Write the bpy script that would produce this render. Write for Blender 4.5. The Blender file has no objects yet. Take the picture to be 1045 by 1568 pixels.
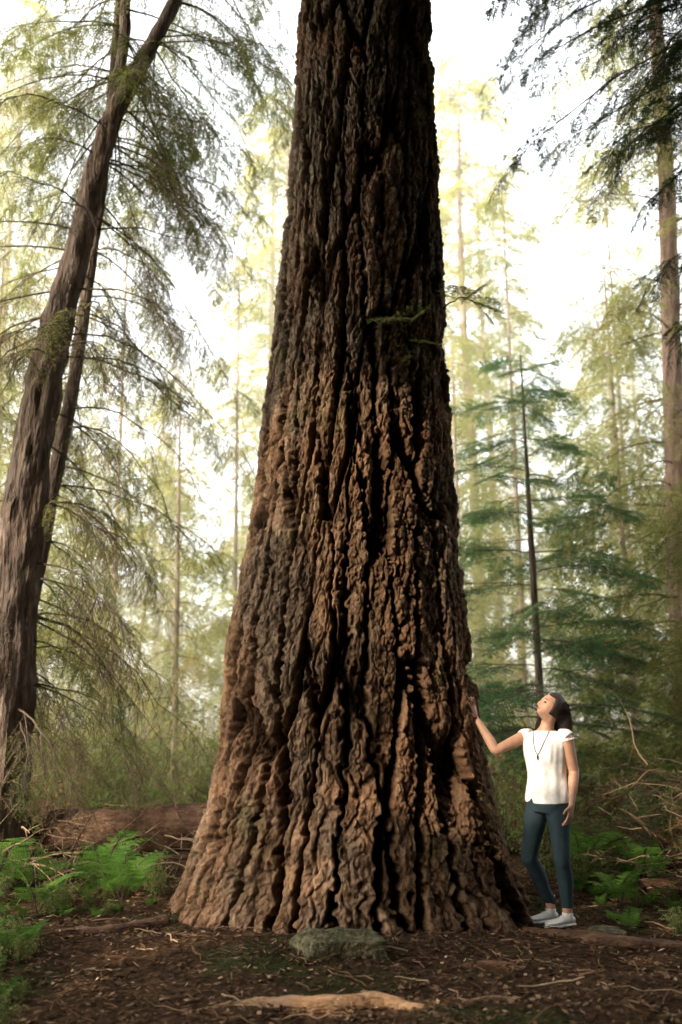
import bpy, bmesh, math, random
import numpy as np
from mathutils import Vector, Matrix
from mathutils.bvhtree import BVHTree

scene = bpy.context.scene
scene.view_settings.view_transform = 'Standard'
scene.view_settings.look = 'None'
scene.view_settings.exposure = 0
random.seed(3)
SUN = np.array([-0.64, -0.52, 0.57]); SUN /= np.linalg.norm(SUN)
MIST = .010

# ------------------------------------------------------------------ helpers
def nrm(a):
    a = np.asarray(a, float)
    return a / (np.linalg.norm(a, axis=-1, keepdims=True) + 1e-12)

def _h(ix, iy, iz, seed):
    h = (ix.astype(np.int64) * 374761393 + iy.astype(np.int64) * 668265263 +
         iz.astype(np.int64) * 1440662683 + seed * 974634777) & 0xffffffff
    h = ((h ^ (h >> 13)) * 1274126177) & 0xffffffff
    h = ((h ^ (h >> 15)) * 2246822519) & 0xffffffff
    h = h ^ (h >> 16)
    return (h & 0xffffff) / float(0xffffff)

def vnoise(x, y, z=None, seed=0):
    x = np.asarray(x, float); y = np.asarray(y, float)
    z = np.zeros_like(x) if z is None else np.asarray(z, float)
    x, y, z = np.broadcast_arrays(x, y, z)
    fx, fy, fz = np.floor(x), np.floor(y), np.floor(z)
    tx, ty, tz = x - fx, y - fy, z - fz
    tx = tx * tx * (3 - 2 * tx); ty = ty * ty * (3 - 2 * ty); tz = tz * tz * (3 - 2 * tz)
    r = 0
    for a in (0, 1):
        wa = tx if a else 1 - tx
        for b in (0, 1):
            wb = ty if b else 1 - ty
            for c in (0, 1):
                wc = tz if c else 1 - tz
                r = r + wa * wb * wc * _h(fx + a, fy + b, fz + c, seed)
    return r * 2 - 1

def sstep(a, b, x):
    t = np.clip((x - a) / (b - a), 0, 1)
    return t * t * (3 - 2 * t)

class Geo:
    def __init__(s): s.v = []; s.q = []; s.m = []; s.n = 0
    def add(s, v, q, m=0):
        if len(q) == 0: return
        v = np.asarray(v, float).reshape(-1, 3); q = np.asarray(q, np.int64).reshape(-1, 4)
        s.v.append(v); s.q.append(q + s.n)
        s.m.append(np.full(len(q), m, np.int32) if np.isscalar(m) else np.asarray(m, np.int32))
        s.n += len(v)
    def arrays(s):
        return np.concatenate(s.v), np.concatenate(s.q), np.concatenate(s.m)

def mesh_from(name, v, q, m, mats, smooth=False):
    me = bpy.data.meshes.new(name)
    me.vertices.add(len(v)); me.vertices.foreach_set("co", np.asarray(v, np.float32).ravel())
    me.loops.add(len(q) * 4); me.loops.foreach_set("vertex_index", np.asarray(q, np.int32).ravel())
    me.polygons.add(len(q)); me.polygons.foreach_set("loop_start", np.arange(0, len(q) * 4, 4, dtype=np.int32))
    for mt in mats: me.materials.append(mt)
    me.update(calc_edges=True)
    me.polygons.foreach_set("material_index", np.asarray(m, np.int32))
    me.polygons.foreach_set("use_smooth", np.full(len(q), smooth, bool))
    me.update()
    return me

def obj(name, me, parent=None, loc=(0, 0, 0), rot=(0, 0, 0), sc=(1, 1, 1)):
    o = bpy.data.objects.new(name, me)
    scene.collection.objects.link(o)
    o.location = loc; o.rotation_euler = rot; o.scale = sc
    if parent: o.parent = parent
    return o

def geo_obj(name, g, mats, smooth=False, parent=None, **k):
    v, q, m = g.arrays()
    return obj(name, mesh_from(name, v, q, m, mats, smooth), parent, **k)

def tube(P, R, n=6, R2=None, ref=None, caps=False):
    P = np.asarray(P, float); R = np.asarray(R, float) * np.ones(len(P))
    R2 = R if R2 is None else np.asarray(R2, float) * np.ones(len(P))
    T = nrm(np.gradient(P, axis=0))
    if ref is None:
        ref = np.array([0, 0, 1.]) if np.mean(np.abs(T[:, 2])) < .75 else np.array([0, 1., 0])
    ref = np.asarray(ref, float)
    U = nrm(ref - (T @ ref)[:, None] * T)      # axis 1 = ref direction
    W = np.cross(T, U)
    if caps:
        P = np.concatenate([P[:1], P, P[-1:]]); U = np.concatenate([U[:1], U, U[-1:]]); W = np.concatenate([W[:1], W, W[-1:]])
        R = np.concatenate([[0], R, [0]]); R2 = np.concatenate([[0], R2, [0]])
    a = np.linspace(0, 2 * np.pi, n, endpoint=False)
    v = P[:, None] + (R[:, None] * np.cos(a))[..., None] * U[:, None] + (R2[:, None] * np.sin(a))[..., None] * W[:, None]
    k = len(P); i = np.arange(k - 1)[:, None]; j = np.arange(n)[None]; j2 = (j + 1) % n
    q = np.stack([i * n + j, i * n + j2, (i + 1) * n + j2, (i + 1) * n + j], -1).reshape(-1, 4)
    return v.reshape(-1, 3), q

def interp(P, k):
    """smooth (catmull-rom) resample of a polyline; works on columns"""
    P = np.asarray(P, float); n = len(P)
    t = np.linspace(0, n - 1, k); i = np.clip(np.floor(t).astype(int), 0, n - 2); f = (t - i)[:, None]
    p0 = P[np.clip(i - 1, 0, n - 1)]; p1 = P[i]; p2 = P[i + 1]; p3 = P[np.clip(i + 2, 0, n - 1)]
    return .5 * ((2 * p1) + (-p0 + p2) * f + (2 * p0 - 5 * p1 + 4 * p2 - p3) * f ** 2 + (-p0 + 3 * p1 - 3 * p2 + p3) * f ** 3)

def leaves(base, d, side, ln, w):
    base = np.asarray(base, float); ln = np.asarray(ln)[:, None]; w = np.asarray(w)[:, None]
    mid = base + d * ln * .5
    v = np.stack([base, mid + side * w * .5, base + d * ln, mid - side * w * .5], 1).reshape(-1, 3)
    q = np.arange(len(base) * 4).reshape(-1, 4)
    return v, q

# ------------------------------------------------------------------ materials
def new_mat(name):
    m = bpy.data.materials.new(name); m.use_nodes = True
    nt = m.node_tree; nt.nodes.clear()
    out = nt.nodes.new("ShaderNodeOutputMaterial")
    return m, nt, nt.nodes, nt.links, out

def ramp(N, stops):
    r = N.new("ShaderNodeValToRGB"); e = r.color_ramp.elements
    e[0].position, e[0].color = stops[0][0], (*stops[0][1], 1)
    e[1].position, e[1].color = stops[-1][0], (*stops[-1][1], 1)
    for p, c in stops[1:-1]:
        x = e.new(p); x.color = (*c, 1)
    return r

def leaf_mat(name, stops, trans=.45, tcol=(.16, .22, .04), rough=.55):
    m, nt, N, L, out = new_mat(name)
    g = N.new("ShaderNodeNewGeometry"); oi = N.new("ShaderNodeObjectInfo")
    nz = N.new("ShaderNodeTexNoise"); nz.inputs["Scale"].default_value = 1.6; nz.inputs["Detail"].default_value = 0
    tc = N.new("ShaderNodeTexCoord"); L.new(tc.outputs["Object"], nz.inputs["Vector"])
    a = N.new("ShaderNodeMath"); a.operation = 'MULTIPLY'; a.inputs[1].default_value = .45
    L.new(g.outputs["Random Per Island"], a.inputs[0])
    b = N.new("ShaderNodeMath"); b.operation = 'MULTIPLY_ADD'; b.inputs[1].default_value = 1.4; b.inputs[2].default_value = -.5
    L.new(nz.outputs["Fac"], b.inputs[0])
    c = N.new("ShaderNodeMath"); c.operation = 'ADD'; L.new(a.outputs[0], c.inputs[0]); L.new(b.outputs[0], c.inputs[1])
    d = N.new("ShaderNodeMath"); d.operation = 'MULTIPLY_ADD'; d.inputs[1].default_value = .3; L.new(oi.outputs["Random"], d.inputs[0]); L.new(c.outputs[0], d.inputs[2])
    r = ramp(N, stops); L.new(d.outputs[0], r.inputs[0])
    p = N.new("ShaderNodeBsdfDiffuse")
    L.new(r.outputs[0], p.inputs["Color"])
    t = N.new("ShaderNodeBsdfTranslucent")
    mx = N.new("ShaderNodeMix"); mx.data_type = 'RGBA'; mx.inputs[0].default_value = .6
    L.new(r.outputs[0], mx.inputs[6]); mx.inputs[7].default_value = (*tcol, 1)
    L.new(mx.outputs[2], t.inputs["Color"])
    ms = N.new("ShaderNodeMixShader"); ms.inputs[0].default_value = trans
    L.new(p.outputs[0], ms.inputs[1]); L.new(t.outputs[0], ms.inputs[2]); L.new(ms.outputs[0], out.inputs[0])
    return m

def rough_mat(name, stops, scale=6, stretch=(1, 1, 1), bump=.4, bscale=30, rough=.9, detail=4, spec=.2, dist=.02):
    m, nt, N, L, out = new_mat(name)
    tc = N.new("ShaderNodeTexCoord"); mp = N.new("ShaderNodeMapping"); mp.inputs["Scale"].default_value = stretch
    L.new(tc.outputs["Object"], mp.inputs[0])
    nz = N.new("ShaderNodeTexNoise"); nz.inputs["Scale"].default_value = scale; nz.inputs["Detail"].default_value = detail
    nz.inputs["Roughness"].default_value = .65
    L.new(mp.outputs[0], nz.inputs["Vector"])
    r = ramp(N, stops); L.new(nz.outputs["Fac"], r.inputs[0])
    p = N.new("ShaderNodeBsdfPrincipled"); p.inputs["Roughness"].default_value = rough
    p.inputs["Specular IOR Level"].default_value = spec
    L.new(r.outputs[0], p.inputs["Base Color"])
    n2 = N.new("ShaderNodeTexNoise"); n2.inputs["Scale"].default_value = bscale; n2.inputs["Detail"].default_value = 3
    L.new(mp.outputs[0], n2.inputs["Vector"])
    bp = N.new("ShaderNodeBump"); bp.inputs["Strength"].default_value = bump; bp.inputs["Distance"].default_value = dist
    L.new(n2.outputs["Fac"], bp.inputs["Height"]); L.new(bp.outputs[0], p.inputs["Normal"])
    L.new(p.outputs[0], out.inputs[0])
    return m

def island_mat(name, stops, rough=.85):
    m, nt, N, L, out = new_mat(name)
    g = N.new("ShaderNodeNewGeometry"); r = ramp(N, stops); L.new(g.outputs["Random Per Island"], r.inputs[0])
    p = N.new("ShaderNodeBsdfDiffuse")
    L.new(r.outputs[0], p.inputs["Color"]); L.new(p.outputs[0], out.inputs[0])
    return m

M_hem = leaf_mat("hemlock_needles", [(0, (.026, .052, .02)), (.5, (.075, .11, .03)), (1, (.20, .19, .065))], .5, (.42, .42, .11))
M_dark = leaf_mat("dark_needles", [(0, (.014, .03, .017)), (1, (.042, .075, .03))], .35, (.10, .15, .045))
M_shade = leaf_mat("canopy_needles", [(0, (.014, .028, .017)), (1, (.042, .068, .03))], .2, (.05, .07, .02))
M_blue = leaf_mat("young_fir_needles", [(0, (.028, .085, .045)), (1, (.08, .155, .06))], .5, (.22, .38, .12))
M_dry = leaf_mat("dry_twig_needles", [(0, (.14, .09, .05)), (1, (.32, .21, .13))], .45, (.45, .29, .16))
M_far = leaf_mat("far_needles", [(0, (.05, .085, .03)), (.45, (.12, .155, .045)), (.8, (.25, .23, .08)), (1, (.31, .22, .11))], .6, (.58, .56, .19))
M_fern = leaf_mat("fern_leaf", [(0, (.028, .08, .016)), (1, (.09, .18, .035))], .45, (.20, .36, .055))
M_shrub = leaf_mat("shrub_leaf", [(0, (.035, .08, .02)), (.7, (.13, .18, .055)), (1, (.25, .18, .09))], .5, (.38, .42, .12))
M_brack = leaf_mat("dead_bracken_leaf", [(0, (.09, .045, .025)), (.6, (.20, .10, .05)), (1, (.30, .18, .09))], .4, (.36, .19, .09))
M_wood = rough_mat("branch_wood", [(.3, (.05, .036, .026)), (.7, (.13, .095, .07))], 8, detail=2)
M_bark2 = rough_mat("hemlock_bark", [(.3, (.05, .034, .025)), (.55, (.11, .078, .057)), (.75, (.22, .17, .13))], 6, (3, 3, .7), 1.0, 14, dist=.04)
M_bark3 = rough_mat("hazed_bark", [(.3, (.16, .12, .085)), (.7, (.32, .25, .19))], 3, (3, 3, .5), .8, 8, dist=.04, detail=2)  # paler than the near bark, distance haze put into the colour
M_twig = island_mat("dead_twigs", [(0, (.08, .055, .035)), (1, (.30, .21, .135))])
M_litter = island_mat("needle_litter_mat", [(0, (.03, .018, .012)), (.5, (.09, .052, .03)), (.9, (.20, .125, .075)), (1, (.36, .26, .17))])

# ------------------------------------------------------------------ ground
def gz(x, y):
    x = np.asarray(x, float); y = np.asarray(y, float)
    z = .08 * np.exp(-((x - .1) ** 2 + (y - 8) ** 2) / 4.84)
    k = 1 - np.exp(-((x - 1.45) ** 2 + (y - 7.3) ** 2) / .3)
    z = z + k * (.06 * vnoise(x * .6, y * .6, seed=11) + .034 * vnoise(x * 2.1, y * 2.1, seed=12) + .014 * vnoise(x * 7, y * 7, seed=13))
    far = sstep(11, 30, y) + sstep(4, 14, np.abs(x))
    z = z + far * .35 * vnoise(x * .13, y * .13, seed=14)
    z = z + .008 * vnoise(x * 19, y * 19, seed=15) * k
    return z

def ax(n, lo, hi, c, w):
    t = np.linspace(-1, 1, n)
    s = np.sinh(t * 4.6) / np.sinh(4.6)
    return c + np.where(s < 0, (c - lo) * s, (hi - c) * s)
gx = ax(440, -150, 150, 0, 0); gy = ax(460, -60, 260, 6.5, 0)
X, Y = np.meshgrid(gx, gy)
Zg = gz(X, Y)
v = np.stack([X, Y, Zg], -1).reshape(-1, 3)
nx, ny = len(gx), len(gy)
i = np.arange(ny - 1)[:, None]; j = np.arange(nx - 1)[None]
q = np.stack([i * nx + j, i * nx + j + 1, (i + 1) * nx + j + 1, (i + 1) * nx + j], -1).reshape(-1, 4)
def ground_mat():
    m, nt, N, L, out = new_mat("forest_floor")
    tc = N.new("ShaderNodeTexCoord")
    n1 = N.new("ShaderNodeTexNoise"); n1.inputs["Scale"].default_value = 22; n1.inputs["Detail"].default_value = 5; n1.inputs["Roughness"].default_value = .75
    n2 = N.new("ShaderNodeTexNoise"); n2.inputs["Scale"].default_value = 1.1; n2.inputs["Detail"].default_value = 3
    for n in (n1, n2): L.new(tc.outputs["Object"], n.inputs["Vector"])
    r1 = ramp(N, [(.3, (.018, .012, .008)), (.5, (.06, .037, .022)), (.7, (.14, .085, .051))]); L.new(n1.outputs["Fac"], r1.inputs[0])
    r2 = ramp(N, [(.3, (.02, .026, .011)), (.7, (.065, .075, .028))]); L.new(n1.outputs["Fac"], r2.inputs[0])
    f = N.new("ShaderNodeMapRange"); f.inputs[1].default_value = .52; f.inputs[2].default_value = .64; L.new(n2.outputs["Fac"], f.inputs[0])
    mx = N.new("ShaderNodeMix"); mx.data_type = 'RGBA'; L.new(f.outputs[0], mx.inputs[0]); L.new(r1.outputs[0], mx.inputs[6]); L.new(r2.outputs[0], mx.inputs[7])
    p = N.new("ShaderNodeBsdfDiffuse")
    L.new(mx.outputs[2], p.inputs["Color"])
    bp = N.new("ShaderNodeBump"); bp.inputs["Strength"].default_value = 1; bp.inputs["Distance"].default_value = .05
    L.new(n1.outputs["Fac"], bp.inputs["Height"]); L.new(bp.outputs[0], p.inputs["Normal"]); L.new(p.outputs[0], out.inputs[0])
    return m
obj("ground", mesh_from("ground", v, q, np.zeros(len(q)), [ground_mat()], True))

# ------------------------------------------------------------------ the big douglas fir
prof = np.array([  # z, cx, r
    (-.5, .06, 1.62), (-.1, .06, 1.50), (.035, .062, 1.37), (.26, .062, 1.25), (.73, .071, 1.11), (1.2, .075, 1.01), (1.95, .058, .94), (2.98, .094, .815),
    (4.07, .126, .735), (5.23, .177, .67), (6.45, .196, .61), (7.75, .208, .565), (10, .22, .52), (20, .2, .36), (34, .2, .08)])
def trunk_r(th, z):
    R = np.interp(z, prof[:, 0], prof[:, 2])
    low = np.exp(-np.clip(z, 0, None) / .9)
    fl = vnoise(np.cos(th) * 1.7, np.sin(th) * 1.7, z * .25, seed=21) * .10 + vnoise(np.cos(th) * 3.4, np.sin(th) * 3.4, z * .35, seed=22) * .07
    return R + fl * (.22 + low * 1.0) * (.4 + .6 * R)

def voro(u, vv, N, seed, jit=.85):
    iu = np.floor(u); iv = np.floor(vv)
    f1 = np.full(u.shape, 9.); f2 = np.full(u.shape, 9.); idv = np.zeros(u.shape)
    for a in (-1, 0, 1):
        for b in (-1, 0, 1):
            cu = iu + a; cv = iv + b; cm = np.mod(cu, N)
            px = cu + .5 + jit * (_h(cm, cv, cm * 0, seed) - .5)
            py = cv + .5 + jit * (_h(cm, cv, cm * 0, seed + 1) - .5)
            d = np.sqrt((u - px) ** 2 + (vv - py) ** 2)
            hh = _h(cm, cv, cm * 0, seed + 2)
            near = d < f1
            f2 = np.where(near, f1, np.minimum(f2, d)); idv = np.where(near, hh, idv); f1 = np.where(near, d, f1)
    return f1, f2, idv

nf, nb = 700, 120
th = np.concatenate([np.linspace(-np.pi, 0, nf, endpoint=False), np.linspace(0, np.pi, nb, endpoint=False)])  # front is -Y
zz = np.concatenate([np.linspace(-.35, 8.4, 1150), np.linspace(8.45, 34, 100)])
TH, ZZ = np.meshgrid(th, zz)
cu, su = np.cos(TH), np.sin(TH)
jag = vnoise(cu * 16, su * 16, ZZ * 12, seed=32) * .6 + vnoise(cu * 36, su * 36, ZZ * 30, seed=37) * .5
w1 = vnoise(cu * 2.2, su * 2.2, ZZ * .7, seed=31) * .35
idoff = vnoise(cu * 4, su * 4, ZZ * 1.2, seed=33) * .35 + jag * .08
def furrow(N, vl, seed, wl, wj):
    u = np.mod(TH / (2 * np.pi), 1) * N + w1 * wl + jag * wj
    f1, f2, idv = voro(u, ZZ / vl + idoff * (.9 / vl) ** .5, N, seed)
    return f2 - f1, idv
e1, id1 = furrow(28, 1.5, 41, 1.0, .20)
e2, id2 = furrow(54, .36, 51, 1.8, .32)
e3, id3 = furrow(130, .095, 61, 4.0, .7)
low = np.exp(-np.clip(ZZ, 0, None) / 2.2)
wid = .11 + .17 * (vnoise(cu * 4, su * 4, ZZ * 1.6, seed=34) * .5 + .5) + .06 * low
fur1 = 1 - sstep(.02, wid + .02, e1)
fur2 = (1 - sstep(.02, .20, e2)) * (vnoise(cu * 6, su * 6, ZZ * 3, seed=44) * .35 + .65)
fur3 = (1 - sstep(.0, .25, e3))
big = vnoise(cu * 9, su * 9, ZZ * 5, seed=35)
def terr(a, b, n, sd):
    x = (vnoise(cu * a, su * a, ZZ * b, seed=sd) * .5 + .5) * n + vnoise(cu * a * 4, su * a * 4, ZZ * b * 5, seed=sd + 1) * .5
    fl = np.floor(x); return (fl + sstep(.7, 1, x - fl)) / n
flake = terr(11, 5, 6, 81) * .038 + terr(26, 14, 5, 84) * .022
fine = vnoise(cu * 36, su * 36, ZZ * 42, seed=36) * .6 + vnoise(cu * 80, su * 80, ZZ * 85, seed=38) * .5
D1 = .080 + .06 * low
RR = trunk_r(TH, ZZ) + .004
disp = (-D1 * fur1 + (id1 - .5) * .022 - (.026 + .010 * low) * fur2 + (id2 - .5) * .030 * (1 - fur1) - .010 * fur3 + (id3 - .5) * .013
        + .004 * big + .011 * fine + flake * (1 - .7 * fur1))
RR = RR + disp * np.interp(ZZ, [0, 8, 34], [1, .8, .2])
CX = np.interp(ZZ, prof[:, 0], prof[:, 1])
TY = 8.0
V = np.stack([CX + RR * cu, TY + RR * su, ZZ], -1)
nr, nc = TH.shape
i = np.arange(nr - 1)[:, None]; j = np.arange(nc)[None]; j2 = (j + 1) % nc
q = np.stack([i * nc + j, i * nc + j2, (i + 1) * nc + j2, (i + 1) * nc + j], -1).reshape(-1, 4)
def bark_mat():
    m, nt, N, L, out = new_mat("douglas_fir_bark")
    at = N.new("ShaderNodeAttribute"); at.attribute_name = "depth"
    pl = N.new("ShaderNodeAttribute"); pl.attribute_name = "plate"
    tc = N.new("ShaderNodeTexCoord"); mp = N.new("ShaderNodeMapping"); mp.inputs["Scale"].default_value = (1, 1, .6)
    L.new(tc.outputs["Object"], mp.inputs[0])
    n1 = N.new("ShaderNodeTexNoise"); n1.inputs["Scale"].default_value = 22; n1.inputs["Detail"].default_value = 6; n1.inputs["Roughness"].default_value = .8
    n2 = N.new("ShaderNodeTexNoise"); n2.inputs["Scale"].default_value = 1.6; n2.inputs["Detail"].default_value = 2
    for n in (n1, n2): L.new(mp.outputs[0], n.inputs["Vector"])
    warm = ramp(N, [(.3, (.115, .06, .035)), (.5, (.26, .148, .086)), (.7, (.46, .295, .18))]); L.new(n1.outputs["Fac"], warm.inputs[0])
    grey = ramp(N, [(.3, (.10, .072, .05)), (.52, (.22, .165, .115)), (.72, (.42, .34, .25))]); L.new(n1.outputs["Fac"], grey.inputs[0])
    f = N.new("ShaderNodeMapRange"); f.inputs[1].default_value = .38; f.inputs[2].default_value = .64; L.new(n2.outputs["Fac"], f.inputs[0])
    sp = N.new("ShaderNodeSeparateXYZ"); L.new(tc.outputs["Object"], sp.inputs[0])
    zr = N.new("ShaderNodeMapRange"); zr.inputs[1].default_value = 1.0; zr.inputs[2].default_value = 6; zr.inputs[3].default_value = -.40; zr.inputs[4].default_value = .25; L.new(sp.outputs[2], zr.inputs[0])
    ad = N.new("ShaderNodeMath"); ad.use_clamp = True; L.new(f.outputs[0], ad.inputs[0]); L.new(zr.outputs[0], ad.inputs[1])
    mx = N.new("ShaderNodeMix"); mx.data_type = 'RGBA'; L.new(ad.outputs[0], mx.inputs[0]); L.new(warm.outputs[0], mx.inputs[6]); L.new(grey.outputs[0], mx.inputs[7])
    # faint green algae on some plates
    n3 = N.new("ShaderNodeTexNoise"); n3.inputs["Scale"].default_value = 2.3; n3.inputs["Detail"].default_value = 4; L.new(tc.outputs["Object"], n3.inputs["Vector"])
    gr = N.new("ShaderNodeMapRange"); gr.inputs[1].default_value = .55; gr.inputs[2].default_value = .75; gr.inputs[3].default_value = 0; gr.inputs[4].default_value = .5; L.new(n3.outputs["Fac"], gr.inputs[0])
    mg = N.new("ShaderNodeMix"); mg.data_type = 'RGBA'; mg.inputs[7].default_value = (.12, .13, .055, 1); L.new(gr.outputs[0], mg.inputs[0]); L.new(mx.outputs[2], mg.inputs[6])
    hv = N.new("ShaderNodeHueSaturation"); L.new(mg.outputs[2], hv.inputs["Color"])
    pr = N.new("ShaderNodeMapRange"); pr.inputs[3].default_value = .6; pr.inputs[4].default_value = 1.25; L.new(pl.outputs["Fac"], pr.inputs[0]); L.new(pr.outputs[0], hv.inputs["Value"])
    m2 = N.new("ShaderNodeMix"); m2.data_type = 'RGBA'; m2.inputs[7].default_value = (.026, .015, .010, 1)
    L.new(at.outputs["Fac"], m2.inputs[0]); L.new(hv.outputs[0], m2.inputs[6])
    p = N.new("ShaderNodeBsdfDiffuse")
    L.new(m2.outputs[2], p.inputs["Color"])
    b2 = N.new("ShaderNodeBump"); b2.inputs["Strength"].default_value = 1; b2.inputs["Distance"].default_value = .04
    L.new(n1.outputs["Fac"], b2.inputs["Height"])
    L.new(b2.outputs[0], p.inputs["Normal"]); L.new(p.outputs[0], out.inputs[0])
    return m
fir = bpy.data.objects.new("douglas_fir_tree", None); scene.collection.objects.link(fir)
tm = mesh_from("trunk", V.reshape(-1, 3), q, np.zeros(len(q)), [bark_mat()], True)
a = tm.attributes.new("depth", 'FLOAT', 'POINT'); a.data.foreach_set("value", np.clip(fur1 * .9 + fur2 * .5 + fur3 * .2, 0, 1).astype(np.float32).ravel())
a = tm.attributes.new("plate", 'FLOAT', 'POINT'); a.data.foreach_set("value", np.clip(id2 * .4 + id1 * .3 + id3 * .3, 0, 1).astype(np.float32).ravel())
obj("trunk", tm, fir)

def trunk_y(x, z):
    """front surface y of the trunk (approx, without furrows)"""
    cx = np.interp(z, prof[:, 0], prof[:, 1]); r = np.interp(z, prof[:, 0], prof[:, 2]) + .02
    return TY - math.sqrt(max(r * r - (x - cx) ** 2, .01))

# ------------------------------------------------------------------ foliage
def make_spray(seed, L=1.0, ns=24, side=.45, nl=11, ll=.05, lw=.012, droop=.25, twigdroop=.25, miss=.12, ang=55, wood=True):
    r = np.random.default_rng(seed); g = Geo()
    t = np.linspace(0, 1, 9); wob = r.normal(0, .03)
    axf = lambda t: np.stack([L * t, wob * np.sin(t * 5) * L, -droop * L * t ** 2], -1)
    if wood:
        v, q = tube(axf(t), .006 * L * (1 - .8 * t), 3); g.add(v, q, 1)
    B = []; D = []; S = []; LN = []; W = []
    for k in range(ns):
        t0 = .06 + .92 * (k + r.random() * .5) / ns
        if r.random() < miss: continue
        sg = 1 if k % 2 else -1
        l = L * side * ((1 - t0) ** .75 + .12) * (.65 + .6 * r.random())
        an = math.radians(ang + r.normal(0, 9)) * sg
        d = np.array([math.cos(an), math.sin(an), -twigdroop * r.random() + .05]); d /= np.linalg.norm(d)
        s = np.linspace(0, 1, nl + 1)[1:]
        p0 = axf(np.array([t0]))[0]
        P = p0 + d * (l * s)[:, None] + np.array([0, 0, -1.]) * (twigdroop * l * s ** 2)[:, None] + r.normal(0, .006, (nl, 3))
        if wood:
            tv = np.array([p0, P[nl // 2], P[-1]]); vv, qq = tube(tv, np.array([.0028, .002, .001]) * (L + .3), 3); g.add(vv, qq, 1)
        sd = np.array([-d[1], d[0], 0]); sd /= np.linalg.norm(sd)
        for sgn in (1, -1):
            ld = nrm(d * .75 + sd * sgn * .75 + r.normal(0, .18, (nl, 3)))
            n = nrm(np.array([0, 0, 1.]) + r.normal(0, .35, (nl, 3)))
            B.append(P); D.append(ld); S.append(nrm(np.cross(n, ld))); LN.append(ll * (1.15 - .55 * s) * (.7 + .6 * r.random(nl))); W.append(lw * (.7 + .6 * r.random(nl)))
        B.append(P[-1:]); D.append(d[None]); S.append(sd[None]); LN.append(np.array([ll])); W.append(np.array([lw]))
    v, q = leaves(np.concatenate(B), np.concatenate(D), np.concatenate(S), np.concatenate(LN), np.concatenate(W))
    g.add(v, q, 0)
    return g.arrays()

SP_near = [make_spray(100 + k, 1.0, 28, .44, 12, .058, .015, .35, .5, .12) for k in range(4)]
SP_open = [make_spray(120 + k, 1.0, 22, .44, 10, .055, .013, .45, .8, .2) for k in range(4)]
SP_mid = [make_spray(130 + k, 1.0, 20, .46, 7, .085, .022, .4, .6, .15, wood=False) for k in range(4)]
SP_bare = [make_spray(140 + k, 1.0, 20, .42, 7, .045, .007, .55, 1.1, .2) for k in range(3)]
SP_flat = [make_spray(160 + k, 1.0, 24, .50, 11, .06, .018, .12, .12, .05) for k in range(3)]
SP_far = [make_spray(180 + k, 1.0, 16, .45, 5, .13, .038, .35, .4, .12, wood=False) for k in range(4)]
SP_big = [make_spray(320 + k, 1.0, 12, .5, 4, .24, .11, .3, .3, .05, wood=False) for k in range(3)]

def frame(az, pitch, roll):
    d = np.array([math.cos(az) * math.cos(pitch), math.sin(az) * math.cos(pitch), math.sin(pitch)])
    s = np.array([-math.sin(az), math.cos(az), 0]); u = np.cross(d, s)
    s2 = s * math.cos(roll) + u * math.sin(roll); u2 = np.cross(d, s2)
    return np.stack([d, s2, u2])   # rows: images of local x,y,z

def put(g, sp, pos, az, pitch, roll, sc, m0=0, m1=1):
    v, q, m = sp
    g.add(v * sc @ frame(az, pitch, roll) + pos, q, np.where(m == 0, m0, m1))

def branch(g, r, p0, az, elev, L, droop, r0, sps, ssc, n, woodm=1, leafm=0, tipup=0.0, bend=0.0, start=.25):
    t = np.linspace(0, 1, 9); s = L * t
    azs = az + bend * t
    dx = np.concatenate([[0], np.cumsum(np.cos(azs[1:]) * np.diff(s))]); dy = np.concatenate([[0], np.cumsum(np.sin(azs[1:]) * np.diff(s))])
    z = s * math.tan(elev) - droop * L * t ** 2 + tipup * L * t ** 4
    P = np.asarray(p0) + np.stack([dx, dy, z], -1) + r.normal(0, .018 * L, (9, 3)) * t[:, None]
    v, q = tube(P, r0 * (1 - .85 * t), 5); g.add(v, q, woodm)
    for k in range(n):
        tt = start + (1 - start) * (k + .6 * r.random()) / n if n > 1 else 1
        f = min(tt, 1) * 8; i0 = min(int(f), 7); p = P[i0] * (1 - (f - i0)) + P[i0 + 1] * (f - i0)
        sg = 1 if k % 2 else -1
        tan = P[i0 + 1] - P[i0]; baz = math.atan2(tan[1], tan[0]); bp = math.atan2(tan[2], math.hypot(tan[0], tan[1]))
        a2 = baz + sg * (.35 + .5 * r.random()) * (1.15 - .6 * tt) + r.normal(0, .1)
        put(g, sps[r.integers(len(sps))], p, a2, bp * .7 - .1 + r.normal(0, .12), r.normal(0, .3), ssc * (1.15 - .45 * tt) * (.75 + .5 * r.random()), leafm, woodm)
    put(g, sps[r.integers(len(sps))], P[-2], math.atan2(P[-1][1] - P[-2][1], P[-1][0] - P[-2][0]), -.25, r.normal(0, .2), ssc * .7, leafm, woodm)
    return P

# ---- leaning hemlock on the left (double stem + thin companion)
r = np.random.default_rng(5)
g = Geo()
main = interp([(-3.2, 9.5, -.1, .28), (-3.13, 9.5, 1.27, .24), (-3.12, 9.5, 2.68, .215), (-2.985, 9.5, 4.65, .175), (-2.71, 9.5, 6.2, .135), (-2.47, 9.5, 7.54, .11), (-2.155, 9.5, 8.32, .082), (-1.83, 9.55, 9.12, .07), (-1.1, 9.7, 11.2, .055), (-.6, 9.9, 14, .03)], 60)
def stem(g, P, n=18, bump=.02, m=2):
    v, q = tube(P[:, :3], P[:, 3], n)
    c = np.repeat(P[:, :3], n, 0); d = v - c
    nz = vnoise(v[:, 0] * 22, v[:, 1] * 22, v[:, 2] * 5, seed=71) * .16 + vnoise(v[:, 0] * 6, v[:, 1] * 6, v[:, 2] * 2, seed=72) * .14
    g.add(c + d * (1 + nz)[:, None], q, m)
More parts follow.
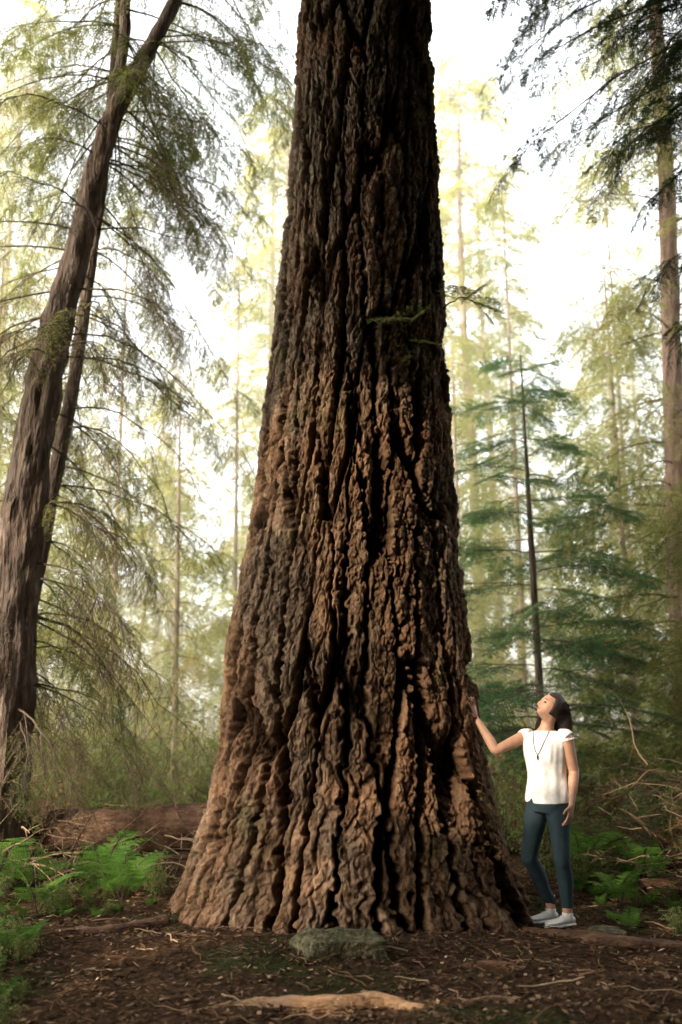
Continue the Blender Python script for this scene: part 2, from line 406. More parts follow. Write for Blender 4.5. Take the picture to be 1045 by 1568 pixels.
stem(g, interp(main, 200), 48)
st2 = interp([(-2.47, 9.5, 7.5, .08), (-2.38, 9.5, 8.2, .065), (-2.34, 9.5, 8.7, .06), (-2.35, 9.5, 9.3, .055), (-2.3, 9.5, 12, .04), (-2.3, 9.5, 14, .02)], 30); stem(g, st2, 12)
for k in range(140):
    P = main if r.random() < .84 else st2
    row = P[r.integers(int(len(P) * (.14 if P is main else .1)), len(P))]
    az = r.uniform(-math.pi, math.pi)
    if math.sin(az) < -.3 and r.random() < .5: az = -az
    L = r.uniform(.9, 2.3) * (1 if row[2] < 10 else .8)
    dry = (row[2] < 7.5 and r.random() < .42)
    branch(g, r, row[:3], az, r.uniform(-.1, .3), L, r.uniform(.4, .95), .012, SP_bare if dry else SP_open + SP_near[:1], .6 if not dry else .75, r.integers(4, 9), 1, 3 if dry else 0, bend=r.normal(0, .45))
geo_obj("leaning_hemlock_tree", g, [M_hem, M_wood, M_bark2, M_dry])
g = Geo()
thin = interp([(-3.35, 10, -.1, .12), (-3.3, 10, .9, .105), (-3.2, 10, 2.09, .09), (-3.02, 10, 3.41, .08), (-2.83, 10, 4.82, .07), (-2.72, 10, 6.07, .06), (-2.61, 10, 7.45, .05), (-2.55, 10, 10, .03)], 50)
stem(g, thin, 16)
for k in range(70):
    row = thin[r.integers(8, 50)]
    dry = r.random() < .5
    branch(g, r, row[:3], r.uniform(-math.pi, math.pi), r.uniform(-.1, .3), r.uniform(.8, 2.0), r.uniform(.4, .9), .011, SP_bare if dry else SP_open, .62, r.integers(4, 8), 1, 3 if dry else 0, bend=r.normal(0, .4))
geo_obj("hemlock_tree", g, [M_hem, M_wood, M_bark2, M_dry])

# ---- dark hemlock, right of frame, hanging branches into top right
g = Geo(); r = np.random.default_rng(9)
P = interp([(4.6, 8.6, -.1, .3), (4.55, 8.6, 3, .26), (4.5, 8.6, 7, .2), (4.5, 8.6, 12, .1), (4.5, 8.6, 15, .03)], 40); stem(g, P)
spec = [  # z, azimuth, elev, L, droop
    (8.1, 3.3, .05, 3.0, .62), (8.6, 3.0, .2, 2.9, .45), (7.6, 3.6, .2, 2.2, .40), (9.0, 3.35, .15, 2.8, .5), (9.3, 2.9, .0, 2.6, .4),
    (8.4, 3.8, .1, 2.2, .45), (7.9, 2.8, .1, 2.5, .45), (9.6, 3.5, -.1, 2.6, .3), (7.2, 3.1, .25, 1.8, .4), (8.8, 4.1, .0, 2.1, .4), (6.6, 3.4, .15, 1.7, .45), (9.9, 3.1, -.2, 2.5, .25),
    (10.3, 3.6, -.2, 2.6, .25), (10.0, 3.9, -.1, 2.3, .3), (9.2, 3.2, .1, 1.9, .4), (8.5, 3.5, .2, 1.7, .4), (7.0, 3.6, .1, 1.9, .7), (7.6, 3.2, .1, 2.3, .8), (8.2, 3.5, .1, 2.5, .8),
    (7.8, 3.4, .15, 2.8, .75), (8.7, 3.25, .1, 3.1, .6), (9.4, 3.4, .1, 3.0, .6), (6.2, 3.1, .1, 1.6, .6), (5.4, 3.3, .1, 1.5, .5),
    (9.7, 3.3, .1, 2.2, .5), (9.1, 3.6, .1, 2.0, .5), (8.9, 3.0, .1, 1.8, .5), (8.3, 3.2, .2, 2.0, .5), (7.4, 3.4, .1, 1.5, .5), (10.2, 3.25, .0, 2.6, .4), (9.5, 3.1, .1, 1.5, .5)]
for z, az, el, L, dr in spec:
    branch(g, r, (4.5, 8.6, z), az, el, L, dr, .018, SP_near + SP_open, .62, 12, bend=r.normal(0, .25), start=.25)
for k in range(26):
    branch(g, r, (4.5, 8.6, r.uniform(3, 14)), r.uniform(-1.2, 1.6), r.uniform(-.1, .3), r.uniform(1, 2.2), .4, .02, SP_mid, .7, 5)
geo_obj("western_hemlock_tree", g, [M_dark, M_wood, M_bark2])

# ---- red-barked tree further right
g = Geo(); r = np.random.default_rng(91)
P = interp([(4.75, 14, -.2, .17), (4.8, 14, 4, .15), (5.0, 14, 9, .13), (5.05, 14, 14, .10), (5.1, 14, 22, .04)], 60); stem(g, P)
for k in range(130):
    row = P[r.integers(6, 60)]
    branch(g, r, row[:3], r.uniform(-3.14, 3.14), r.uniform(-.1, .3), r.uniform(1, 2.8), .55, .015, SP_mid, .9, 6)
M_red = rough_mat("cedar_bark", [(.3, (.17, .10, .07)), (.7, (.36, .25, .19))], 5, (3, 3, .6), 1.0, 12, dist=.03)
geo_obj("cedar_tree", g, [M_far, M_wood, M_red])

# ---- young conifers (tiered flat fans)
def young(name, x, y, H, rb, seed, mat, spread=1.9, lean=0.0, nb=46, zs=.9, sp=None, dr=(.08, .28), bark=None):
    g = Geo(); r = np.random.default_rng(seed)
    z0 = float(gz(x, y)) - .1
    P = interp([(x, y, z0, rb), (x - lean * .3, y, H * .35, rb * .8), (x - lean * .7, y, H * .7, rb * .5), (x - lean, y, H, .01)], 30); stem(g, P, 10)
    for k in range(nb):
        f = (k + r.random()) / nb; z = zs + (H - zs) * f ** .95
        row = np.array([np.interp(z, P[:, 2], P[:, c]) for c in range(3)])
        L = spread * (1 - f) ** .7 * r.uniform(.6, 1.1) + .15
        branch(g, r, row, k * 2.4 + r.normal(0, .3), r.uniform(.0, .22), L, r.uniform(*dr), .010, sp or SP_flat, .5 + .28 * L, max(3, int(L * 4)), bend=r.normal(0, .15), start=.15)
    return geo_obj(name, g, [mat, M_wood, bark or M_bark2])
young("young_fir_tree", 2.5, 12.6, 6.2, .06, 31, M_blue, 1.7, .1, 44)
for k, (x, y, H, sprd, nb) in enumerate([(4.5, 15.5, 9, 2.1, 54), (-5.2, 14.5, 9, 2.1, 52), (-2.4, 14.8, 6.5, 1.5, 36), (3.2, 17.5, 12, 2.0, 56), (-4.2, 18.5, 12, 2.1, 50), (2.0, 16.2, 8.0, 1.5, 38), (-4.6, 12.2, 6.0, 1.5, 34), (-2.0, 19, 11, 1.8, 46), (5.9, 20, 14, 2.2, 54), (4.6, 11.8, 4.8, 1.5, 32), (2.1, 20.5, 13, 1.9, 50)]):
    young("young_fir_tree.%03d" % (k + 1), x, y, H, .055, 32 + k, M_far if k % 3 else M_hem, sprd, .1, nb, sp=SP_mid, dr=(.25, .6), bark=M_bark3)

# ---- distant forest : one parent, instanced trees
def far_tree(seed, H, base, R, nb, rt=.17, sps=None, ssc=1.0, dens=2.0, mats=None):
    g = Geo(); r = np.random.default_rng(seed)
    P = interp([(0, 0, -.5, rt), (0.1, 0, H * .3, rt * .8), (-.1, 0.05, H * .65, rt * .5), (0, 0, H, .02)], 30); stem(g, P, 9, m=1)
    for k in range(nb):
        f = (k + r.random()) / nb; z = base + (H - base) * f
        L = R * (1 - f) ** .6 * r.uniform(.4, 1.1) + .3
        az = r.uniform(-3.14, 3.14)
        branch(g, r, (0, 0, z), az, r.uniform(-.15, .25), L, r.uniform(.25, .6), .02, sps or SP_far, ssc, max(2, int(L * dens)), start=.2)
    v, q, m = g.arrays()
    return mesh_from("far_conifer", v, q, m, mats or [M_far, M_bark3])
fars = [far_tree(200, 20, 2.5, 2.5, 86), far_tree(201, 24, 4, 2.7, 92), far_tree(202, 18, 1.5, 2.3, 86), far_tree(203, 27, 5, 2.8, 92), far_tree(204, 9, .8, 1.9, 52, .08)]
forest = bpy.data.objects.new("background_forest", None); scene.collection.objects.link(forest)
r = np.random.default_rng(78); placed = []
tries = 0
while len(placed) < 60 and tries < 5000:
    tries += 1
    y = 22.5 + 56 * r.random() ** 1.05; x = r.uniform(-.48, .48) * y + r.normal(0, 1)
    if any((x - a) ** 2 + (y - b) ** 2 < (2.9 + .03 * y) ** 2 for a, b in placed): continue
    placed.append((x, y))
    me = fars[r.choice([0, 1, 2, 3, 4], p=[.2, .25, .16, .21, .18])]
    s = r.uniform(.8, 1.15)
    obj("conifer", me, forest, (x, y, float(gz(x, y))), (r.normal(0, .02), r.normal(0, .02), r.uniform(0, 6.28)), (s, s, s))

# ---- unseen canopy trees added to shade the clearing, gaps cut to place sun patches
targets = [((-.10, 2.84), .12), ((-.06, 2.45), .11), ((-.04, 2.2), .15), ((-.1, 2.0), .08), ((.27, 2.70), .06), ((.08, .92), .13), ((.12, .72), .09), ((-.28, .71), .08), ((-.36, .41), .07), ((-.10, .42), .11),
           ((-.53, 1.05), .06), ((.71, 1.05), .15), ((.66, .80), .11), ((-.70, 3.1), .13), ((-.72, 2.8), .13), ((-.95, .9), .18), ((-.98, .60), .16), ((-.88, 1.7), .13)]
TG = [(np.array([x, trunk_y(x, z), z]), rr + .045) for (x, z), rr in targets]
TG += [(np.array([-.95, 6.62, .05]), .2), (np.array([-1.25, 6.40, .03]), .18), (np.array([-.65, 6.75, .05]), .15), (np.array([-1.35, 5.9, 0]), .13), (np.array([1.9, 6.5, 0]), .13), (np.array([1.0, 6.2, 0]), .1),
       (np.array([1.50, 7.25, 1.22]), .16), (np.array([1.60, 7.25, 1.05]), .14), (np.array([1.50, 7.3, 1.5]), .14), (np.array([.0, 5.4, .05]), .18), (np.array([.35, 5.4, .05]), .16)]
for (x, y, z, rr) in [(-2.1, 8.2, .4, .4), (-1.65, 8.0, .35, .3), (-2.6, 8.7, .3, .35), (-2.4, 9.7, .5, .5), (-2.9, 7.9, .2, .25), (2.7, 9.0, .4, .5), (3.1, 8.6, .3, .45), (2.2, 8.2, .2, .35), (2.4, 7.3, 0, .2), (3.0, 9.9, .7, .5), (2.5, 9.6, .8, .5), (3.3, 9.4, 1.0, .5)]:
    TG.append((np.array([x, y, z]), rr))
SP_shade = [make_spray(300 + k, 1.0, 18, .5, 7, .13, .055, .3, .3, .05, wood=False) for k in range(3)]
def shade_tree(name, x, y, H, base, R, nb, seed, sps=None, ssc=.95, dens=2.8, extra=0.0):
    g = Geo(); r = np.random.default_rng(seed)
    P = interp([(x, y, -.3, .32), (x, y, H * .35, .25), (x, y, H * .7, .15), (x, y, H, .02)], 120); stem(g, P, 12, m=1)
    for k in range(nb):
        f = (k + r.random()) / nb; z = base + (H - base) * f
        L = R * (1 - f) ** .35 * r.uniform(.45, 1.05) + .3
        branch(g, r, (x, y, z), r.uniform(-3.14, 3.14), r.uniform(-.1, .3), L, r.uniform(.2, .45), .03, sps or SP_shade, ssc, max(3, int(L * dens)), start=.2)
    v, q, m = g.arrays()
    c = v[q].mean(1); keep = np.ones(len(q), bool)
    for T, rr in TG:
        d = c - T; al = d @ SUN; dist = np.linalg.norm(d - al[:, None] * SUN, axis=1)
        keep &= ~(dist < rr + extra)
    # nothing hanging in front of the lens
    cam = np.array([0, 0, 1.45]); dd = c - cam
    inview = (dd[:, 1] > -.5) & (np.abs(dd[:, 0]) < .40 * dd[:, 1] + .9) & (dd[:, 2] < .9 * dd[:, 1] + .9)
    keep &= ~inview
    return obj(name, mesh_from(name, v, q[keep], m[keep], [M_shade, M_bark2]))
shade_tree("shade_fir", -6.3, 2.2, 19, 3.6, 3.6, 190, 401)
shade_tree("shade_fir.001", -5.6, -.9, 19, 3.6, 3.6, 175, 402)
shade_tree("shade_fir.002", -9.6, -.2, 23, 6, 4.0, 190, 403, SP_big, 1.3, 2.8, .07)
shade_tree("shade_fir.003", -2.6, -3.4, 22, 4, 3.8, 190, 404, SP_big, 1.3, 2.8, .07)
shade_tree("shade_fir.004", 2.6, -3.2, 22, 4, 3.8, 190, 405, SP_big, 1.3, 2.8, .07)
shade_tree("shade_fir.005", 6.4, .8, 20, 3, 3.4, 170, 406, SP_big, 1.3, 2.8, .07)
# the forest also continues behind and beside the photographer
surr = [far_tree(410, 19, 1.5, 3.6, 140, .25, SP_big, 1.3, 2.6, [M_shade, M_bark2]), far_tree(411, 16, 1.0, 3.2, 130, .2, SP_big, 1.25, 2.6, [M_shade, M_bark2])]
around = bpy.data.objects.new("surrounding_forest", None); scene.collection.objects.link(around)
r = np.random.default_rng(17); pl2 = []; tries = 0
while len(pl2) < 42 and tries < 6000:
    tries += 1
    x = r.uniform(-17, 16); y = r.uniform(-15, 5)
    if math.hypot(x, y) < 5.2: continue
    if y > -3.5 and abs(x) < .45 * max(y, 0) + 7.0: continue
    if x < -3 and y > -1: continue                         # open lane towards the sun
    if x < -1 and abs((x * SUN[1] - (y - 7) * SUN[0]) / math.hypot(SUN[0], SUN[1])) < 7.0: continue
    if any((x - a) ** 2 + (y - b) ** 2 < 2.3 ** 2 for a, b in pl2): continue
    pl2.append((x, y)); s = r.uniform(.85, 1.15)
    obj("conifer", surr[len(pl2) % 2], around, (x, y, float(gz(x, y))), (0, 0, r.uniform(0, 6.28)), (s, s, s))

# ---- crown + sprigs of the big fir
g = Geo(); r = np.random.default_rng(55)
for (x, z, az, L) in [(.80, 4.62, -2.2, .55), (.84, 4.8, -1.2, .6), (.82, 4.45, -2.5, .35)]:
    y = trunk_y(x, z)
    branch(g, r, (x, y + .05, z), az, .1, L, .35, .008, SP_flat, .42, 4, start=.3)
geo_obj("sprigs", g, [M_hem, M_wood], parent=fir)
g = Geo()
for k in range(110):      # heavy limbs added above the picture to cut sky light on the trunk
    z = r.uniform(10.5, 18)
    branch(g, r, (.2, 8, z), -1.57 + r.uniform(-1.45, 1.45), r.uniform(.0, .2), r.uniform(3, 5.6), r.uniform(.1, .25), .06, SP_big, 1.6, 10, start=.15)
for k in range(60):
    z = r.uniform(15, 32)
    branch(g, r, (.2, 8, z), r.uniform(-3.14, 3.14), r.uniform(-.2, .3), r.uniform(2, 4.5) * (1.1 - z / 40), .35, .05, SP_big, 1.5, 6)
geo_obj("crown", g, [M_shade, M_wood], parent=fir)

# ------------------------------------------------------------------ undergrowth
def make_fern(seed, n=8, Lf=.75, npin=15, arch=1.0):
    r = np.random.default_rng(seed); g = Geo()
    for k in range(n):
        az = k * 6.283 / n + r.normal(0, .25); L = Lf * r.uniform(.7, 1.1); up = r.uniform(1.0, 1.6) * arch
        t = np.linspace(0, 1, 14)
        rad = L * (t * .35 + .45 * t ** 2); z = L * up * (1.2 * t - .72 * t ** 2)
        P = np.stack([np.cos(az) * rad, np.sin(az) * rad, z], -1)
        v, q = tube(P, .005 * (1 - .8 * t), 3); g.add(v, q, 1)
        B = []; D = []; S = []; LN = []; W = []
        for j in range(npin):
            tt = .25 + .74 * j / npin; f = tt * 13; i0 = int(f); p = P[i0] * (1 - f + i0) + P[min(i0 + 1, 13)] * (f - i0)
            tan = nrm(P[min(i0 + 1, 13)] - P[i0]); lat = np.array([-math.sin(az), math.cos(az), 0])
            pl = L * .30 * (1 - (j / npin)) ** .75 + .015
            for sg in (1, -1):
                d = nrm(lat * sg * .95 + tan * .3 + np.array([0, 0, -.10]) + r.normal(0, .07, 3)); nor = nrm(np.cross(d, tan)); sd = nrm(np.cross(nor, d))
                # midrib blade plus toothed leaflets along both edges
                B.append(p[None]); D.append(d[None]); S.append(sd[None]); LN.append(np.array([pl])); W.append(np.array([.018]))
                nn = max(2, int(pl / .026)); s = np.linspace(0.08, .85, nn); Q = p + d * (pl * s)[:, None]
                for s2 in (1, -1):
                    ld = nrm(d * .5 + sd * s2 * .9 + r.normal(0, .06, (nn, 3)))
                    B.append(Q); D.append(ld); S.append(nrm(np.cross(nor, ld))); LN.append(pl * .14 * (1.15 - s) + .011); W.append(np.full(nn, .016))
        v, q = leaves(np.concatenate(B), np.concatenate(D), np.concatenate(S), np.concatenate(LN), np.concatenate(W)); g.add(v, q, 0)
    v, q, m = g.arrays()
    return mesh_from("fern_plant", v, q, m, [M_fern, M_wood])
ferns = [make_fern(500 + k, 5 + k % 3, .85, 12) for k in range(3)]
def at(me, name, x, y, s, parent=None, rz=None, tilt=0):
    return obj(name, me, parent, (x, y, float(gz(x, y)) - .02), (random.uniform(-.1, .1), tilt, random.uniform(0, 6.28) if rz is None else rz), (s, s, s))
for k, (x, y, s) in enumerate([(-2.3, 8.0, .78), (-1.62, 7.8, .76), (-1.95, 8.5, .85), (-2.85, 8.6, .85), (-2.6, 7.5, .5), (2.5, 8.7, .85), (3.05, 8.2, .8), (2.1, 9.1, .9), (2.12, 8.0, .55), (3.5, 9.6, .9), (2.9, 10.4, 1.0), (2.75, 7.6, .42), (-3.0, 7.5, .5), (-2.0, 6.4, .32), (-2.25, 6.7, .4), (3.1, 9.3, .8)]):
    at(ferns[k % 3], "fern_plant" + ("" if k == 0 else ".%03d" % k), x, y, s)

def make_shrub(seed, H=1.1, R=.8, nst=16, ll=.045, mat=None):
    r = np.random.default_rng(seed); g = Geo(); B = []; D = []
    for k in range(nst):
        az = r.uniform(0, 6.28); a = r.uniform(.1, 1) * R; t = np.linspace(0, 1, 8)
        h = H * r.uniform(.6, 1.05)
        P = np.stack([np.cos(az) * a * t ** 1.3, np.sin(az) * a * t ** 1.3, h * t ** .8], -1) + r.normal(0, .02, (8, 3)); P[0, 2] = -.05
        v, q = tube(P, .007 * (1 - .8 * t), 3); g.add(v, q, 1)
        for j in range(8):
            tt = r.uniform(.25, 1) * 7; i0 = min(int(tt), 6); p = P[i0] + (P[i0 + 1] - P[i0]) * (tt - i0)
            d = nrm(r.normal(0, 1, 3) + np.array([0, 0, .15])); l = r.uniform(.12, .32)
            s = np.linspace(.1, 1, 9)[:, None]; Q = p + d * l * s + r.normal(0, .012, (9, 3)) - np.array([0, 0, .1]) * s ** 2
            v, q = tube(np.array([p, Q[4], Q[-1]]), [.003, .002, .001], 3); g.add(v, q, 1)
            B.append(Q); D.append(nrm(d + r.normal(0, .8, (9, 3))))
    B = np.concatenate(B); D = np.concatenate(D); n = nrm(np.array([0, 0, 1.]) + r.normal(0, .5, B.shape))
    v, q = leaves(B, D, nrm(np.cross(n, D)), ll * r.uniform(.6, 1.3, len(B)), ll * .5 * r.uniform(.6, 1.2, len(B))); g.add(v, q, 0)
    v, q, m = g.arrays()
    return mesh_from("shrub", v, q, m, [mat or M_shrub, M_wood])
shrubs = [make_shrub(600 + k, 1.0 + .2 * (k % 2), .8, 22, .058) for k in range(4)]
dryshrub = make_shrub(640, 1.0, .8, 20, .05, M_brack)
under = bpy.data.objects.new("undergrowth", None); scene.collection.objects.link(under)
r = np.random.default_rng(66); cnt = 0
while cnt < 230:
    y = 10.6 + 26 * r.random() ** 1.5; x = r.uniform(-.44, .44) * y
    if abs(x) < 1.8 and y < 11: continue
    s = r.uniform(.5, 1.3) * (.7 if y < 12 else 1.1)
    u_ = r.random()
    me = ferns[r.integers(3)] if u_ < .2 else (dryshrub if u_ > .86 else shrubs[r.integers(4)])
    at(me, "shrub", x, y, s, under); cnt += 1
for (x, y, s) in [(2.7, 9.9, .75), (3.3, 9.6, .8), (2.2, 10.2, .8), (3.7, 9.9, .9), (-3.3, 8.6, .5), (2.0, 9.7, .6), (3.5, 8.9, .6), (1.9, 10.4, .9), (3.2, 8.0, .3), (2.0, 8.5, .35)]:
    at(shrubs[int(abs(x * 7)) % 4], "shrub", x, y, s, under)
for (x, y, s) in [(2.35, 9.3, .55), (2.9, 9.2, .6), (3.4, 9.2, .7), (2.6, 10.6, 1.0), (3.4, 10.6, 1.0), (2.0, 11.2, 1.0), (-3.1, 10.6, .7)]:
    at(dryshrub, "dead_bracken", x, y, s, under)
for k in range(130):
    if r.random() < .6: x, y = r.uniform(-3.1, -1.4), r.uniform(5.2, 8.6)
    else: x, y = r.uniform(1.9, 3.4), r.uniform(7.0, 9.5)
    if x > -.28 * y and x < 0 and y < 7.6: continue
    at(ferns[r.integers(3)] if r.random() < .5 else shrubs[r.integers(4)], "seedling", x, y, r.uniform(.12, .28), under)

# ---- dead branches
def tangle(name, cx, cy, cz, rx, ry, rz, n, seed, rad=.008, Lm=1.0):
    g = Geo(); r = np.random.default_rng(seed)
    for k in range(n):
        p = np.array([cx + r.uniform(-rx, rx), cy + r.uniform(-ry, ry), 0]); p[2] = gz(p[0], p[1]) + cz + r.uniform(-rz, rz)
        d = nrm(np.array([r.normal(), r.normal(), r.normal(0, .35)])); L = r.uniform(.3, 1) * Lm; pts = [p]
        for s in range(8):
            d = nrm(d + r.normal(0, .17, 3) + np.array([0, 0, -.03])); pts.append(pts[-1] + d * L / 8)
        pts = np.array(pts); pts[:, 2] = np.maximum(pts[:, 2], gz(pts[:, 0], pts[:, 1]) + .01)
        t = np.linspace(0, 1, 9); r0 = rad * r.uniform(.4, 1.3)
        v, q = tube(pts, r0 * (1 - .7 * t), 4); g.add(v, q, 0)
        for j in range(4):
            i0 = r.integers(2, 8); d2 = nrm(d + r.normal(0, .8, 3)); l2 = L * r.uniform(.15, .4)
            pp = np.array([pts[i0], pts[i0] + d2 * l2 * .5, pts[i0] + d2 * l2 + np.array([0, 0, -.1 * l2])])
            v, q = tube(pp, [r0 * .5, r0 * .35, r0 * .15], 3); g.add(v, q, 0)
    return geo_obj(name, g, [M_twig])
tangle("dead_branches", 3.2, 9.3, .65, .9, .8, .4, 95, 1, .0065)
tangle("dead_branches.001", 2.9, 8.8, .2, .8, .7, .15, 80, 2, .007)
tangle("dead_branches.002", -3.0, 9.2, .35, .9, .8, .3, 80, 3)
tangle("dead_branches.003", -1.9, 9.3, .25, .7, .5, .2, 60, 4)

# ---- logs, roots, rock
def log(name, pts, mat, n=28, seed=1, rough=.12, flat=1.0):
    P = interp(pts, 60); g = Geo()
    v, q = tube(P[:, :3], P[:, 3], n, caps=True)
    c = np.concatenate([P[:1], P, P[-1:]])[:, :3]; c = np.repeat(c, n, 0); d = v - c
    nz = vnoise(v[:, 0] * 4, v[:, 1] * 9, v[:, 2] * 9, seed=seed) * rough + vnoise(v[:, 0] * 12, v[:, 1] * 30, v[:, 2] * 30, seed=seed + 1) * rough * .8
    v = c + d * (1 + nz * 1.5)[:, None]
    g.add(v, q, 0); return geo_obj(name, g, [mat], True)
M_log = rough_mat("rotten_wood", [(.3, (.035, .018, .011)), (.5, (.09, .048, .028)), (.75, (.18, .11, .065))], 7, (1, 3, 3), 1, 25)
M_mossy = rough_mat("mossy_log", [(.35, (.04, .025, .018)), (.5, (.05, .055, .02)), (.7, (.09, .12, .04))], 4, (1, 2, 2), 1, 30)
M_pale = rough_mat("bare_root_wood", [(.3, (.13, .07, .036)), (.5, (.30, .18, .10)), (.75, (.46, .31, .2))], 6, (1, 4, 4), 1, 30)
log("fallen_log", [(2.3, 9.6, .14, .12), (2.8, 9.4, .18, .14), (3.4, 9.2, .17, .14), (4.4, 8.9, .14, .14)], M_log, seed=3)
log("fallen_log.001", [(2.4, 8.6, .06, .07), (3.1, 8.8, .10, .08), (3.9, 8.9, .1, .08)], M_log, seed=5)
log("fallen_log.002", [(-4.6, 9.9, .30, .19), (-3.0, 9.8, .36, .20), (-1.9, 9.6, .42, .20), (-1.05, 9.5, .48, .18)], M_log, seed=7, rough=.2)
log("fallen_log.003", [(-4.2, 9.3, .1, .13), (-3.2, 9.1, .14, .13), (-2.3, 9.3, .12, .10)], M_mossy, seed=9)
log("tree_root", [(-.95, 5.36, -.06, .03), (-.5, 5.44, .02, .04), (-.1, 5.38, .045, .05), (.2, 5.46, .035, .045), (.45, 5.36, -.0, .035), (.6, 5.3, -.06, .02)], M_pale, seed=11, rough=.2)
log("tree_root.001", [(.55, 6.2, -.02, .02), (.75, 6.15, .04, .03), (.95, 6.18, .04, .028), (1.15, 6.1, -.02, .02)], M_log, seed=12)
log("tree_root.002", [(1.2, 7.0, .05, .05), (1.7, 6.8, .04, .06), (2.2, 6.75, .0, .05), (2.6, 6.7, -.05, .03)], M_log, seed=13)
log("tree_root.003", [(-1.2, 7.3, .05, .07), (-1.6, 7.1, .03, .06), (-2.1, 7.15, -.01, .05), (-2.4, 7.1, -.06, .03)], M_log, seed=14)
log("fallen_stick", [(.62, 5.5, .02, .012), (.8, 5.52, .04, .014), (1.0, 5.48, .02, .01)], M_pale, 10, seed=15)

def rock(name, loc, sc, seed, rz=0):
    g = Geo(); nu, nv = 90, 60
    U = np.linspace(0, 2 * np.pi, nu, endpoint=False); Vv = np.linspace(0, np.pi, nv)
    UU, VV = np.meshgrid(U, Vv); d = np.stack([np.sin(VV) * np.cos(UU), np.sin(VV) * np.sin(UU), np.cos(VV)], -1)
    r_ = np.random.default_rng(seed); rad = np.full(UU.shape, 1.45)
    ns_ = [np.array([1, .1, .1]), np.array([-1, -.2, .1]), np.array([.1, -1, .15]), np.array([0, 1, .1]), np.array([.05, -.1, 1.])] + [r_.normal(0, 1, 3) for _ in range(5)]
    for k, n in enumerate(ns_):
        n = nrm(n); h = .92 if k < 5 else 1.12
        dn = d @ n; rad = np.where(dn > .05, np.minimum(rad, h / np.maximum(dn, .05)), rad)
    p = d * rad[..., None]
    p = p * (1 + .07 * vnoise(p[..., 0] * 3, p[..., 1] * 3, p[..., 2] * 3, seed=seed) + .035 * vnoise(p[..., 0] * 11, p[..., 1] * 11, p[..., 2] * 11, seed=seed) + .02 * vnoise(p[..., 0] * 26, p[..., 1] * 26, p[..., 2] * 26, seed=seed))[..., None]
    i = np.arange(nv - 1)[:, None]; j = np.arange(nu)[None]; j2 = (j + 1) % nu
    q = np.stack([i * nu + j, (i + 1) * nu + j, (i + 1) * nu + j2, i * nu + j2], -1).reshape(-1, 4)
    g.add((p * np.array(sc)).reshape(-1, 3), q, 0)
    return geo_obj(name, g, [M_rock], False, loc=loc, rot=(0, 0, rz))
M_rock = rough_mat("mossy_rock", [(.32, (.028, .028, .012)), (.50, (.065, .06, .028)), (.62, (.13, .11, .066)), (.75, (.28, .25, .19))], 9, (1, 1, 1), 1, 40, dist=.02)
rock("mossy_rock", (0.0, 6.3, .07), (.27, .18, .13), 4, .12)
rock("mossy_rock.001", (-.05, 5.98, -.01), (.12, .1, .05), 8)
rock("mossy_rock.002", (1.75, 6.95, .02), (.12, .1, .08), 9)

# ---- litter
g = Geo(); r = np.random.default_rng(88); n = 44000
y = 4.6 + 6.5 * r.random(n) ** 1.3; x = r.uniform(-.42, .42, n) * y; z = gz(x, y) + r.uniform(.002, .02, n)
a = r.uniform(0, 6.28, n); d = nrm(np.stack([np.cos(a), np.sin(a), r.normal(0, .25, n)], -1)); nn = nrm(np.array([0, 0, 1.]) + r.normal(0, .4, (n, 3)))
big = r.random(n) < .3
ln = np.where(big, r.uniform(.02, .055, n), r.uniform(.03, .09, n)); w = np.where(big, r.uniform(.012, .03, n), r.uniform(.002, .005, n))
v, q = leaves(np.stack([x, y, z], -1) - d * ln[:, None] * .5, d, nrm(np.cross(nn, d)), ln, w); g.add(v, q, 0)
for k in range(800):
    yy = 4.8 + 5 * r.random(); xx = r.uniform(-.4, .4) * yy; a = r.uniform(0, 6.28); L = r.uniform(.05, .35); s = np.linspace(-.5, .5, 6)
    px = xx + np.cos(a) * L * s + r.normal(0, .01, 6); py = yy + np.sin(a) * L * s + r.normal(0, .01, 6)
    v, q = tube(np.stack([px, py, gz(px, py) + .008 + .02 * r.random(6)], -1), r.uniform(.0015, .005), 4); g.add(v, q, 0)
geo_obj("needle_litter", g, [M_litter])

# ------------------------------------------------------------------ the woman
sel = np.where((zz > .9) & (zz < 1.9))[0]
tb = BVHTree.FromPolygons([tuple(p) for p in V[sel][:, :nf].reshape(-1, 3)],
    [(a * nf + b, a * nf + b + 1, (a + 1) * nf + b + 1, (a + 1) * nf + b) for a in range(len(sel) - 1) for b in range(nf - 1)])
HN = np.array([.80, -.60, 0.])  # outward normal where the palm rests
pc = np.array([.925, 7.5, 1.505])
hits = []
for dx in (-.03, 0, .03):
    for dzz in (-.05, 0, .05):
        h = tb.ray_cast(Vector(pc + HN * .6 + np.array([HN[1] * dx, HN[0] * dx * -1, dzz])), Vector(-HN))
        if h[0] is not None: hits.append(.6 - h[3])
off = max(hits) if hits else 0.0
palm = pc + HN * (off + .010)

